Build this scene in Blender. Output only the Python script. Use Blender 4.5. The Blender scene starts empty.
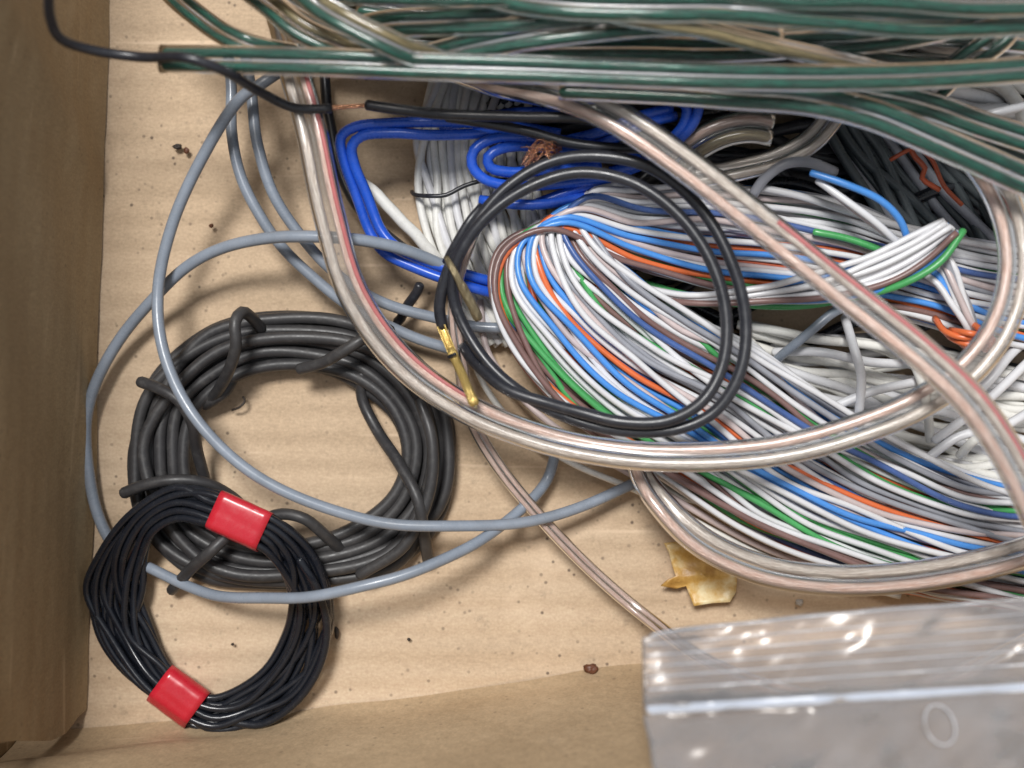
import bpy, math, random
import numpy as np

H = 160.0          # camera height above the box floor, mm
F = 1120.0         # focal length in pixels
MM = 0.001
sc = bpy.context.scene
col = sc.collection


def at(px, py, z):
    s = (H - z) / F
    return np.array([(px - 512) * s, -(py - 384) * s, z])


def rmm(rpx, z):
    return rpx * (H - z) / F


# ---------------------------------------------------------------- materials
def new_mat(name):
    m = bpy.data.materials.new(name)
    m.use_nodes = True
    nt = m.node_tree
    for n in list(nt.nodes):
        nt.nodes.remove(n)
    out = nt.nodes.new('ShaderNodeOutputMaterial')
    return m, nt, out


def N(nt, t, **kw):
    n = nt.nodes.new(t)
    for k, v in kw.items():
        if hasattr(n, k) and not k[0].isupper():
            setattr(n, k, v)
        else:
            n.inputs[k.replace('_', ' ')].default_value = v
    return n


def noise(nt, scale, detail=4, rough=0.6, vec=None):
    n = nt.nodes.new('ShaderNodeTexNoise')
    n.inputs['Scale'].default_value = scale
    n.inputs['Detail'].default_value = detail
    n.inputs['Roughness'].default_value = rough
    if vec is not None:
        nt.links.new(vec, n.inputs['Vector'])
    return n


def ramp(nt, src, stops):
    r = nt.nodes.new('ShaderNodeValToRGB')
    el = r.color_ramp.elements
    while len(el) < len(stops):
        el.new(0.5)
    for e, (p, c) in zip(el, stops):
        e.position = p
        e.color = (*c, 1) if len(c) == 3 else c
    nt.links.new(src, r.inputs['Fac'])
    return r


def mixc(nt, fac, a, b, blend='MIX'):
    m = nt.nodes.new('ShaderNodeMix')
    m.data_type = 'RGBA'
    m.blend_type = blend
    for s, v in ((0, fac), (6, a), (7, b)):
        if isinstance(v, (int, float)):
            m.inputs[s].default_value = v
        elif isinstance(v, tuple):
            m.inputs[s].default_value = (*v, 1)
        else:
            nt.links.new(v, m.inputs[s])
    return m.outputs[2]


def vec_obj(nt, scale=(1, 1, 1), kind='Object'):
    tc = nt.nodes.new('ShaderNodeTexCoord')
    mp = nt.nodes.new('ShaderNodeMapping')
    mp.inputs['Scale'].default_value = scale
    nt.links.new(tc.outputs[kind], mp.inputs['Vector'])
    return mp.outputs['Vector']


def pvc(name, c, rough=0.38, dust=0.25, dustc=(0.33, 0.30, 0.26), spec=0.5, vary=0.12, bump=0.15):
    rough *= 0.82; dust *= 0.8
    """plastic insulation with uneven colour, grime and finger-worn gloss"""
    m, nt, out = new_mat(name)
    p = nt.nodes.new('ShaderNodeBsdfPrincipled')
    v = vec_obj(nt)
    n1 = noise(nt, 160, 4, 0.6, v)
    n2 = noise(nt, 900, 5, 0.7, v)
    n3 = noise(nt, 45, 2, 0.5, v)
    dark = tuple(x * (1 - vary * 1.6) for x in c)
    lite = tuple(min(1, x * (1 + vary)) for x in c)
    base = ramp(nt, n1.outputs['Fac'], [(0.3, dark), (0.7, lite)]).outputs['Color']
    d = ramp(nt, n2.outputs['Fac'], [(0.52, (0, 0, 0)), (0.78, (dust,) * 3)]).outputs['Color']
    colr = mixc(nt, d, base, dustc)
    d2 = ramp(nt, n3.outputs['Fac'], [(0.45, (0, 0, 0)), (0.8, (dust * 0.6,) * 3)]).outputs['Color']
    colr = mixc(nt, d2, colr, dustc)
    nt.links.new(colr, p.inputs['Base Color'])
    rr = ramp(nt, n2.outputs['Fac'], [(0.3, (rough * 0.8,) * 3), (0.75, (min(1, rough * 1.5),) * 3)])
    nt.links.new(rr.outputs['Color'], p.inputs['Roughness'])
    p.inputs['Specular IOR Level'].default_value = spec
    b = nt.nodes.new('ShaderNodeBump')
    b.inputs['Strength'].default_value = bump
    b.inputs['Distance'].default_value = 0.0002
    nt.links.new(n1.outputs['Fac'], b.inputs['Height'])
    nt.links.new(b.outputs['Normal'], p.inputs['Normal'])
    nt.links.new(p.outputs[0], out.inputs[0])
    return m


def metal_twist(name, c1, c2, metallic=0.85, rough=0.35, k=0.9):
    """stranded conductor: oblique filaments wound round the core (u = round, v = mm along)"""
    m, nt, out = new_mat(name)
    p = nt.nodes.new('ShaderNodeBsdfPrincipled')
    v = vec_obj(nt, (1, 1, 1), 'UV')
    sep = nt.nodes.new('ShaderNodeSeparateXYZ')
    nt.links.new(v, sep.inputs[0])
    m1 = nt.nodes.new('ShaderNodeMath'); m1.operation = 'MULTIPLY'; m1.inputs[1].default_value = k
    nt.links.new(sep.outputs[1], m1.inputs[0])
    m2 = nt.nodes.new('ShaderNodeMath'); m2.operation = 'MULTIPLY'; m2.inputs[1].default_value = 3
    nt.links.new(sep.outputs[0], m2.inputs[0])
    m3 = nt.nodes.new('ShaderNodeMath'); m3.operation = 'ADD'
    nt.links.new(m1.outputs[0], m3.inputs[0]); nt.links.new(m2.outputs[0], m3.inputs[1])
    m4 = nt.nodes.new('ShaderNodeMath'); m4.operation = 'MULTIPLY'; m4.inputs[1].default_value = 6.2832
    nt.links.new(m3.outputs[0], m4.inputs[0])
    m5 = nt.nodes.new('ShaderNodeMath'); m5.operation = 'SINE'
    nt.links.new(m4.outputs[0], m5.inputs[0])
    nz = noise(nt, 1.0, 4, 0.65, vec_obj(nt, (11, 0.35, 1), 'UV'))
    m6 = nt.nodes.new('ShaderNodeMath'); m6.operation = 'MULTIPLY_ADD'; m6.inputs[1].default_value = 0.16
    nzr = ramp(nt, nz.outputs['Fac'], [(0.36, (0, 0, 0)), (0.64, (1, 1, 1))])
    nt.links.new(m5.outputs[0], m6.inputs[0]); nt.links.new(nzr.outputs['Color'], m6.inputs[2]); m6.use_clamp = True
    c = mixc(nt, m6.outputs[0], c1, c2)
    n1 = noise(nt, 120, 3, 0.6, vec_obj(nt))
    c = mixc(nt, ramp(nt, n1.outputs['Fac'], [(0.35, (0, 0, 0)), (0.75, (0.55,) * 3)]).outputs['Color'], c, tuple(x * 0.55 for x in c1))
    nt.links.new(c, p.inputs['Base Color'])
    p.inputs['Metallic'].default_value = metallic
    p.inputs['Roughness'].default_value = rough
    b = nt.nodes.new('ShaderNodeBump'); b.inputs['Strength'].default_value = 0.6; b.inputs['Distance'].default_value = 0.0002
    nt.links.new(m6.outputs[0], b.inputs['Height']); nt.links.new(b.outputs['Normal'], p.inputs['Normal'])
    nt.links.new(p.outputs[0], out.inputs[0])
    return m


def film(name, c, opac_lo, opac_hi, rough=0.18, bump=0.2, bscale=90, haze=None, ior=1.5):
    """clear soft plastic: see-through facing you, milky towards its edges"""
    m, nt, out = new_mat(name)
    p = nt.nodes.new('ShaderNodeBsdfPrincipled')
    v = vec_obj(nt)
    n1 = noise(nt, bscale, 4, 0.6, v)
    n2 = noise(nt, 600, 4, 0.7, v)
    c2 = tuple(x * 0.78 for x in c)
    nt.links.new(ramp(nt, n1.outputs['Fac'], [(0.3, c2), (0.7, c)]).outputs['Color'], p.inputs['Base Color'])
    nt.links.new(ramp(nt, n2.outputs['Fac'], [(0.35, (rough * 0.7,) * 3), (0.75, (rough * 1.8,) * 3)]).outputs['Color'], p.inputs['Roughness'])
    p.inputs['Specular IOR Level'].default_value = 0.7
    b = nt.nodes.new('ShaderNodeBump'); b.inputs['Strength'].default_value = bump; b.inputs['Distance'].default_value = 0.0006
    nt.links.new(n1.outputs['Fac'], b.inputs['Height']); nt.links.new(b.outputs['Normal'], p.inputs['Normal'])
    tr = nt.nodes.new('ShaderNodeBsdfTransparent')
    tr.inputs[0].default_value = (0.98, 0.96, 0.94, 1)
    lw = nt.nodes.new('ShaderNodeLayerWeight'); lw.inputs['Blend'].default_value = 0.35
    mr = nt.nodes.new('ShaderNodeMapRange')
    mr.inputs['To Min'].default_value = opac_lo; mr.inputs['To Max'].default_value = opac_hi
    nt.links.new(lw.outputs['Facing'], mr.inputs['Value'])
    fac = mr.outputs[0]
    if haze:
        ad = nt.nodes.new('ShaderNodeMath'); ad.operation = 'MULTIPLY_ADD'
        ad.inputs[1].default_value = haze; ad.use_clamp = True
        hz = ramp(nt, noise(nt, 70, 5, 0.65, v).outputs['Fac'], [(0.38, (0, 0, 0)), (0.68, (1, 1, 1))])
        nt.links.new(hz.outputs['Color'], ad.inputs[0]); nt.links.new(fac, ad.inputs[2])
        fac = ad.outputs[0]
    p.inputs['Specular IOR Level'].default_value = 0.0
    mx = nt.nodes.new('ShaderNodeMixShader')
    nt.links.new(fac, mx.inputs[0]); nt.links.new(tr.outputs[0], mx.inputs[1]); nt.links.new(p.outputs[0], mx.inputs[2])
    gl = nt.nodes.new('ShaderNodeBsdfGlossy'); gl.inputs['Roughness'].default_value = rough
    gl.inputs['Color'].default_value = (1, 1, 1, 1)
    nt.links.new(b.outputs['Normal'], gl.inputs['Normal'])
    fr = nt.nodes.new('ShaderNodeFresnel'); fr.inputs['IOR'].default_value = ior
    nt.links.new(b.outputs['Normal'], fr.inputs['Normal'])
    mx2 = nt.nodes.new('ShaderNodeMixShader')
    nt.links.new(fr.outputs[0], mx2.inputs[0]); nt.links.new(mx.outputs[0], mx2.inputs[1]); nt.links.new(gl.outputs[0], mx2.inputs[2])
    nt.links.new(mx2.outputs[0], out.inputs[0])
    return m


def cardboard(name, c1, c2, axis='x', speck=1.0, fluting=0.35):
    m, nt, out = new_mat(name)
    p = nt.nodes.new('ShaderNodeBsdfPrincipled')
    v = vec_obj(nt)
    big = noise(nt, 18, 4, 0.55, v)
    st = (8, 90, 30) if axis == 'x' else (14, 22, 12)
    streak = noise(nt, 1.0, 4, 0.6, vec_obj(nt, st))
    fib = noise(nt, 1.0, 5, 0.7, vec_obj(nt, (900, 2600, 900)))
    grain = noise(nt, 2600, 3, 0.7, v)
    base = ramp(nt, big.outputs['Fac'], [(0.3, c2), (0.68, c1)]).outputs['Color']
    base = mixc(nt, ramp(nt, streak.outputs['Fac'], [(0.4, (0, 0, 0)), (0.75, (0.5,) * 3)]).outputs['Color'], base, tuple(x * 0.78 for x in c2))
    base = mixc(nt, 0.22, base, ramp(nt, fib.outputs['Fac'], [(0.3, (0.25,) * 3), (0.7, (0.75,) * 3)]).outputs['Color'], 'OVERLAY')
    base = mixc(nt, 0.20, base, ramp(nt, grain.outputs['Fac'], [(0.3, (0.2,) * 3), (0.7, (0.8,) * 3)]).outputs['Color'], 'OVERLAY')
    # pale scuffs
    sc_ = noise(nt, 40, 6, 0.7, v)
    base = mixc(nt, ramp(nt, sc_.outputs['Fac'], [(0.56, (0, 0, 0)), (0.72, (0.35,) * 3)]).outputs['Color'], base, tuple(min(1, x * 1.28 + 0.04) for x in c1))
    # thin pale scratches
    for k_, (rz, off) in enumerate(((0.75, 0), (-0.5, 7))):
        tc = nt.nodes.new('ShaderNodeTexCoord'); mp = nt.nodes.new('ShaderNodeMapping')
        mp.inputs['Rotation'].default_value = (rz, rz * 0.5, rz); mp.inputs['Scale'].default_value = (16, 420, 420) if axis == 'x' else (420, 16, 420)
        mp.inputs['Location'].default_value = (off, off, off)
        nt.links.new(tc.outputs['Object'], mp.inputs['Vector'])
        sn = noise(nt, 1.0, 2, 0.5, mp.outputs['Vector'])
        base = mixc(nt, ramp(nt, sn.outputs['Fac'], [(0.70, (0, 0, 0)), (0.76, (0.45,) * 3)]).outputs['Color'], base, tuple(min(1, x * 1.35 + 0.05) for x in c1))
    # grime specks in patches
    sp = nt.nodes.new('ShaderNodeTexVoronoi'); sp.inputs['Scale'].default_value = 620
    nt.links.new(v, sp.inputs['Vector'])
    spot = ramp(nt, sp.outputs['Distance'], [(0.10, (1, 1, 1)), (0.19, (0, 0, 0))]).outputs['Color']
    patch = ramp(nt, noise(nt, 75, 3, 0.6, v).outputs['Fac'], [(0.44, (0, 0, 0)), (0.60, (0.8 * speck,) * 3)]).outputs['Color']
    sel = nt.nodes.new('ShaderNodeMath'); sel.operation = 'MULTIPLY'
    nt.links.new(spot, sel.inputs[0]); nt.links.new(patch, sel.inputs[1])
    base = mixc(nt, sel.outputs[0], base, (0.07, 0.05, 0.04))
    smudge = ramp(nt, noise(nt, 210, 6, 0.75, v).outputs['Fac'], [(0.60, (0, 0, 0)), (0.78, (0.6 * speck,) * 3)]).outputs['Color']
    base = mixc(nt, smudge, base, (0.15, 0.12, 0.09))
    nt.links.new(base, p.inputs['Base Color'])
    p.inputs['Roughness'].default_value = 0.72
    p.inputs['Specular IOR Level'].default_value = 0.25
    w = nt.nodes.new('ShaderNodeTexWave')
    w.bands_direction = 'Y' if axis == 'x' else 'Z'
    w.inputs['Scale'].default_value = 80; w.inputs['Distortion'].default_value = 0.8; w.inputs['Detail'].default_value = 1
    w.inputs['Detail Scale'].default_value = 4
    nt.links.new(v, w.inputs['Vector'])
    b = nt.nodes.new('ShaderNodeBump'); b.inputs['Strength'].default_value = fluting; b.inputs['Distance'].default_value = 0.0006
    nt.links.new(w.outputs['Fac'], b.inputs['Height'])
    b2 = nt.nodes.new('ShaderNodeBump'); b2.inputs['Strength'].default_value = 0.5; b2.inputs['Distance'].default_value = 0.0016
    nt.links.new(noise(nt, 55, 4, 0.55, v).outputs['Fac'], b2.inputs['Height']); nt.links.new(b.outputs['Normal'], b2.inputs['Normal'])
    nt.links.new(b2.outputs['Normal'], p.inputs['Normal'])
    nt.links.new(p.outputs[0], out.inputs[0])
    return m


M = {}
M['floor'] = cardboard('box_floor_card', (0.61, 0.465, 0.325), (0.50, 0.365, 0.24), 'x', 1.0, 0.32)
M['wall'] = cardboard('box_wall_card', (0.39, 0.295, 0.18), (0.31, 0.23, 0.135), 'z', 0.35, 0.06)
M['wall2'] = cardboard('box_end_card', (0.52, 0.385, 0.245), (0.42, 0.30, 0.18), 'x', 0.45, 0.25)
M['grey'] = pvc('grey_pvc', (0.235, 0.27, 0.325), 0.32, 0.16)
M['rubber'] = pvc('dusty_rubber', (0.034, 0.033, 0.035), 0.50, 0.36, (0.155, 0.145, 0.135), 0.45, bump=0.3)
M['black'] = pvc('black_pvc', (0.010, 0.012, 0.018), 0.27, 0.08, (0.12, 0.12, 0.11), 0.5)
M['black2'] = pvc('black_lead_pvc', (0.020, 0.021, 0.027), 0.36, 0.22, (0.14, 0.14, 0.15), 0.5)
M['red_tape'] = pvc('red_vinyl_tape', (0.52, 0.014, 0.030), 0.30, 0.06, spec=0.6, vary=0.05, bump=0.1)
M['blue'] = pvc('royal_blue_pvc', (0.018, 0.095, 0.58), 0.30, 0.10)
M['s_white'] = pvc('white_strand', (0.70, 0.70, 0.72), 0.33, 0.25, (0.42, 0.40, 0.38), vary=0.06)
M['s_blue'] = pvc('sky_blue_strand', (0.075, 0.29, 0.75), 0.33, 0.12, vary=0.08)
M['s_navy'] = pvc('navy_strand', (0.06, 0.12, 0.33), 0.33, 0.12)
M['s_orange'] = pvc('orange_strand', (0.72, 0.16, 0.05), 0.33, 0.12, vary=0.08)
M['s_rust'] = pvc('rust_strand', (0.45, 0.085, 0.03), 0.35, 0.12)
M['s_green'] = pvc('green_strand', (0.07, 0.36, 0.11), 0.33, 0.12, vary=0.08)
M['s_brown'] = pvc('brown_strand', (0.20, 0.115, 0.105), 0.35, 0.15)
M['s_slate'] = pvc('slate_strand', (0.31, 0.32, 0.36), 0.35, 0.15)
M['s_pink'] = pvc('faded_pink_strand', (0.60, 0.50, 0.49), 0.35, 0.15)
M['cream'] = pvc('cream_flex', (0.80, 0.79, 0.75), 0.36, 0.38, (0.28, 0.25, 0.20), vary=0.1)
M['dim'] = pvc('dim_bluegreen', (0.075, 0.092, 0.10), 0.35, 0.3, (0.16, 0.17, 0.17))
M['paper'] = None
M['jacket'] = film('clear_jacket', (0.60, 0.57, 0.54), 0.12, 0.60, 0.17, 0.12, 60, ior=1.44)
M['jacket_g'] = film('clear_green_jacket', (0.20, 0.26, 0.22), 0.03, 0.24, 0.15, 0.20, 60, ior=1.38)
M['copper_pale'] = metal_twist('pale_copper_core', (0.88, 0.70, 0.63), (0.66, 0.40, 0.31), 0.3, 0.35, 0.10)
M['copper_dull'] = metal_twist('tinned_core', (0.80, 0.75, 0.69), (0.50, 0.42, 0.36), 0.3, 0.35, 0.10)
M['green_core'] = metal_twist('green_core', (0.003, 0.125, 0.085), (0.001, 0.018, 0.015), 0.15, 0.3, 0.08)
M['gold_core'] = metal_twist('brassy_core', (0.34, 0.28, 0.14), (0.14, 0.11, 0.05), 0.3, 0.35, 0.08)
M['copper'] = metal_twist('bare_copper', (0.95, 0.55, 0.36), (0.62, 0.26, 0.13), 0.95, 0.25, 0.6)
M['gold'] = metal_twist('gold_pin', (0.80, 0.58, 0.20), (0.66, 0.46, 0.15), 0.7, 0.36, 0.0)
M['brass_dull'] = metal_twist('dull_brass', (0.40, 0.33, 0.20), (0.25, 0.20, 0.12), 0.8, 0.4, 0.8)
M['red_line'] = pvc('red_marking', (0.58, 0.09, 0.10), 0.4, 0.3, (0.5, 0.3, 0.26))
M['bag'] = film('polythene_film', (0.60, 0.60, 0.63), 0.10, 0.58, 0.26, 0.08, 45, haze=0.08, ior=1.42)
M['bag_rib'] = film('polythene_rib', (0.82, 0.84, 0.90), 0.60, 0.85, 0.15, 0.2, 120)
M['bag_zip'] = film('polythene_zip', (0.68, 0.74, 0.86), 0.75, 0.90, 0.2, 0.2, 120)
M['crumb'] = pvc('brown_crumb', (0.13, 0.045, 0.02), 0.5, 0.3, bump=0.8)
M['soot'] = pvc('dark_grit', (0.035, 0.025, 0.02), 0.7, 0.3, bump=0.8)
M['chip'] = pvc('pale_chip', (0.6, 0.55, 0.5), 0.5, 0.3, bump=0.8)


def scrap_mat():
    m, nt, out = new_mat('yellowed_tape')
    p = nt.nodes.new('ShaderNodeBsdfPrincipled')
    v = vec_obj(nt)
    n1 = noise(nt, 170, 5, 0.65, v)
    nt.links.new(ramp(nt, n1.outputs['Fac'], [(0.34, (0.34, 0.16, 0.03)), (0.5, (0.60, 0.36, 0.10)), (0.66, (0.80, 0.68, 0.42))]).outputs['Color'], p.inputs['Base Color'])
    p.inputs['Roughness'].default_value = 0.4
    b = nt.nodes.new('ShaderNodeBump'); b.inputs['Strength'].default_value = 0.7; b.inputs['Distance'].default_value = 0.0005
    nt.links.new(n1.outputs['Fac'], b.inputs['Height']); nt.links.new(b.outputs['Normal'], p.inputs['Normal'])
    nt.links.new(p.outputs[0], out.inputs[0])
    return m


M['scrap'] = scrap_mat()


# ---------------------------------------------------------------- objects
def tag(o, label, cat, group=None, kind=None):
    if label: o['label'] = label
    if cat: o['category'] = cat
    if group: o['group'] = group
    if kind: o['kind'] = kind
    return o


def empty(name, px, py, z, label, cat, group=None):
    o = bpy.data.objects.new(name, None)
    col.objects.link(o)
    p = at(px, py, z) * MM
    o.location = p
    o.empty_display_size = 0.005
    return tag(o, label, cat, group)


def build(name, verts, faces, mat, parent=None, uv=None, smooth=True):
    me = bpy.data.meshes.new(name)
    V = np.asarray(verts, float) * MM
    if parent is not None:
        V = V - np.array(parent.get('_w', parent.location))
        base = None
    else:
        base = V.mean(0)
        base[2] = V[:, 2].min()
        V = V - base
    me.from_pydata(V.tolist(), [], faces)
    if uv is not None:
        l = me.uv_layers.new(name='UVMap')
        idx = np.zeros(len(me.loops), dtype=np.int32)
        me.loops.foreach_get('vertex_index', idx)
        fl = np.asarray(uv)[idx]
        l.data.foreach_set('uv', fl.astype(np.float32).ravel())
    me.materials.append(mat)
    if smooth:
        me.polygons.foreach_set('use_smooth', [True] * len(me.polygons))
    me.update()
    o = bpy.data.objects.new(name, me)
    col.objects.link(o)
    if parent is not None:
        o.parent = parent
        o.location = (0, 0, 0)
        if parent.type == 'MESH' or parent.parent is not None:
            o['_w'] = list(parent['_w']) if '_w' in parent else list(parent.location)
        else:
            o['_w'] = list(parent.location)
    else:
        o.location = base
    return o


def catmull(P, closed=False, step=1.1):
    P = np.asarray(P, float)
    n = len(P)
    out = []
    segs = n if closed else n - 1
    for i in range(segs):
        p1, p2 = P[i % n], P[(i + 1) % n]
        p0 = P[(i - 1) % n] if (closed or i > 0) else 2 * p1 - p2
        p3 = P[(i + 2) % n] if (closed or i < segs - 1) else 2 * p2 - p1
        L = np.linalg.norm((p2 - p1)[:3])
        # centripetal-like tangents
        d0 = max(1e-6, np.linalg.norm((p1 - p0)[:3]) ** 0.5); d1 = max(1e-6, L ** 0.5); d2 = max(1e-6, np.linalg.norm((p3 - p2)[:3]) ** 0.5)
        t1 = (p1 - p0) / d0 - (p2 - p0) / (d0 + d1) + (p2 - p1) / d1
        t2 = (p2 - p1) / d1 - (p3 - p1) / (d1 + d2) + (p3 - p2) / d2
        t1 = t1 * d1; t2 = t2 * d1
        k = max(2, int(math.ceil(L / step)))
        for j in range(k):
            t = j / k
            h00 = 2 * t**3 - 3 * t**2 + 1; h10 = t**3 - 2 * t**2 + t
            h01 = -2 * t**3 + 3 * t**2; h11 = t**3 - t**2
            out.append(h00 * p1 + h10 * t1 + h01 * p2 + h11 * t2)
    if not closed:
        out.append(P[-1])
    return np.array(out)


def path_mm(pts, closed=False, step=1.1):
    """pts: (px, py, z_mm) -> smooth centre line in mm"""
    return catmull([at(*p[:3]) for p in pts], closed, step)


def frames(C, closed=False, up=False, roll=0.0):
    n = len(C)
    T = np.zeros_like(C)
    if closed:
        T = np.roll(C, -1, 0) - np.roll(C, 1, 0)
    else:
        T[1:-1] = C[2:] - C[:-2]; T[0] = C[1] - C[0]; T[-1] = C[-1] - C[-2]
    T /= np.linalg.norm(T, axis=1)[:, None] + 1e-12
    S = np.zeros_like(C)
    if up or closed:
        Z = np.array([0, 0, 1.0])
        S = np.cross(T, Z)
        S /= np.linalg.norm(S, axis=1)[:, None] + 1e-9
    else:
        s = np.cross(T[0], [0, 0, 1.0])
        if np.linalg.norm(s) < 1e-3: s = np.cross(T[0], [1.0, 0, 0])
        s /= np.linalg.norm(s)
        for i in range(n):
            s = s - T[i] * s.dot(T[i]); s /= np.linalg.norm(s) + 1e-12
            S[i] = s
    B = np.cross(S, T)
    if np.any(roll):
        r = np.broadcast_to(np.asarray(roll, float), (n,))[:, None]
        S, B = S * np.cos(r) + B * np.sin(r), -S * np.sin(r) + B * np.cos(r)
    return T, S, B


def sweep(C, prof, closed=False, up=False, roll=0.0, scale=None, round_ends=False):
    """returns verts, faces, uv for profile prof (K,2) in mm carried along C"""
    T, S, B = frames(C, closed, up, roll)
    n, K = len(C), len(prof)
    sc_ = np.ones(n) if scale is None else np.asarray(scale)
    V = C[:, None, :] + (S[:, None, :] * prof[None, :, 0:1] + B[:, None, :] * prof[None, :, 1:2]) * sc_[:, None, None]
    V = V.reshape(-1, 3)
    ln = np.concatenate([[0], np.cumsum(np.linalg.norm(np.diff(C, axis=0), axis=1))])
    uv = np.stack([np.tile(np.arange(K) / K, n), np.repeat(ln, K)], 1)
    F_ = []
    for i in range(n if closed else n - 1):
        a, b = i * K, ((i + 1) % n) * K
        for j in range(K):
            j2 = (j + 1) % K
            F_.append((a + j, a + j2, b + j2, b + j))
    if not closed:
        V = list(V); uv = list(uv)
        for end, sgn in ((0, -1), (n - 1, 1)):
            ring = [end * K + j for j in range(K)]
            if round_ends:
                R = np.abs(prof).max() * sc_[end]
                prev = ring
                for a_ in (0.5, 0.85):
                    nw = []
                    for j in range(K):
                        off = (S[end] * prof[j, 0] + B[end] * prof[j, 1]) * sc_[end] * math.sqrt(1 - a_ * a_)
                        V.append(C[end] + off + T[end] * sgn * R * a_ * 0.7); uv.append(uv[prev[j]]); nw.append(len(V) - 1)
                    for j in range(K):
                        j2 = (j + 1) % K
                        F_.append((prev[j], prev[j2], nw[j2], nw[j]) if sgn > 0 else (prev[j2], prev[j], nw[j], nw[j2]))
                    prev = nw
                ring = prev
            F_.append(tuple(ring) if sgn > 0 else tuple(reversed(ring)))
        V = np.array(V); uv = np.array(uv)
    return V, F_, uv


def circ(r, k=9, ex=1.0):
    a = np.arange(k) / k * 2 * math.pi
    return np.stack([np.cos(a) * r * ex, np.sin(a) * r], 1)


def tube(name, pts, rpx, mat, parent=None, closed=False, k=9, round_ends=False, step=1.1, wob=0.0, seed=0):
    C = path_mm(pts, closed, step)
    if wob:
        C = wobble(C, wob, seed, closed)
    z0 = np.mean([p[2] for p in pts])
    V, F_, uv = sweep(C, circ(rmm(rpx, z0), k), closed, False, round_ends=round_ends)
    return build(name, V, F_, mat, parent, uv)


def wobble(C, amp, seed, closed=False):
    """hand-bent unevenness, in mm"""
    rnd = np.random.RandomState(seed)
    n = len(C)
    s = np.linspace(0, 2 * math.pi, n, endpoint=not closed)
    L = np.linalg.norm(np.diff(C, axis=0), axis=1).sum()
    D = np.zeros_like(C)
    kk = max(2, int(L / 18))
    for h in range(1, kk + 3):
        a = rnd.normal(size=3) * amp / (1 + 0.35 * h)
        ph = rnd.uniform(0, 6.28, 3)
        for c in range(3):
            D[:, c] += a[c] * np.sin(s * h + ph[c])
    D[:, 2] *= 0.4
    return C + D * 0.6


def fig8(r, d=0.92):
    a1 = np.radians(np.linspace(-155, 155, 11)); a2 = np.radians(np.linspace(25, 335, 11))
    return np.concatenate([np.stack([np.cos(a1) * r + d * r, np.sin(a1) * r], 1),
                           np.stack([np.cos(a2) * r - d * r, np.sin(a2) * r], 1)])


def twin(pts, rpx, jacket, cores, parent, roll=0.0, wob=0.0, seed=0, pname='jacket', core_r=0.58, stripe=None):
    """flat two-core cable: a figure-eight jacket (part) with its two cores (sub-parts when pname is a turn)"""
    C = path_mm(pts)
    if wob: C = wobble(C, wob, seed)
    n = len(C)
    z0 = np.mean([p[2] for p in pts])
    r = rmm(rpx, z0)
    rl = np.linspace(roll[0], roll[1], n) if isinstance(roll, tuple) else roll
    if isinstance(roll, list):
        rl = np.interp(np.linspace(0, 1, n), np.linspace(0, 1, len(roll)), roll)
    V, F_, uv = sweep(C, fig8(r), False, True, rl)
    jo = build(pname, V, F_, jacket, parent, uv)
    T, S, B = frames(C, False, True, rl)
    cp = parent if pname == 'jacket' else jo
    for s, cm in ((1, cores[0]), (-1, cores[1])):
        Cc = C + S * (s * 0.92 * r)
        V, F_, uv = sweep(Cc, circ(r * core_r, 8))
        build('core', V, F_, cm, cp, uv)
    if stripe:
        s, ang = stripe[:2]
        lo, hi = int(n * stripe[2]), int(n * stripe[3])
        Cc = (C + S * (s * 0.92 * r) + (S * math.cos(ang) * s + B * math.sin(ang)) * r * 0.62)[lo:hi]
        V, F_, uv = sweep(Cc, circ(r * 0.30, 8))
        build('marking_stripe', V, F_, M['red_line'], cp, uv)
    return jo


def bundle(stations, n, r, seed, closed=False, drift=0.10, fill=None, iters=70, grav=0.06, loft=1.0):
    """stations: (inner_px, outer_px, zbase_mm).  Packs n round strands into every cross-section so that they lie
    on each other without passing through; returns n paths of (px, py, z)."""
    rnd = np.random.RandomState(seed)
    u = (rnd.permutation(n) + 0.5) / n
    z = None
    res = [[] for _ in range(n)]
    u0 = u.copy(); z_first = None
    K = len(stations)
    for k, (a, b, zb) in enumerate(stations):
        a = np.array(a, float); b = np.array(b, float)
        s = (H - zb - r) / F
        W = max(np.linalg.norm(b - a) * s, 2.2 * r)
        if k > 0:
            u = np.clip(u + rnd.normal(size=n) * drift, 0, 1)
            if closed:
                w = max(0, (k - K * 0.6) / (K * 0.4))
                u = u * (1 - w) + u0 * w
        x = r + u * (W - 2 * r)
        zz = (rnd.uniform(0, 1, n) * n * 3.2 * loft * r * r / W) if z is None else z.copy()
        if closed and z_first is not None:
            w = max(0, (k - K * 0.6) / (K * 0.4)); zz = zz * (1 - w) + z_first * w
        for it in range(iters):
            zz -= grav * r
            dx = x[:, None] - x[None, :]; dz = zz[:, None] - zz[None, :]
            d = np.sqrt(dx * dx + dz * dz) + 1e-6 + np.eye(n) * 99
            ov = np.clip(2.02 * r - d, 0, None) * 0.5
            x += (ov * dx / d).sum(1); zz += (ov * dz / d).sum(1)
            x = np.clip(x, r, max(r * 1.01, W - r)); zz = np.maximum(zz, r)
        z = zz
        if z_first is None: z_first = zz.copy()
        u = np.clip((x - r) / max(1e-6, W - 2 * r), 0, 1)
        for i in range(n):
            p = a + (b - a) * (x[i] / W)
            res[i].append((p[0], p[1], zb + zz[i]))
    return res


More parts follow.
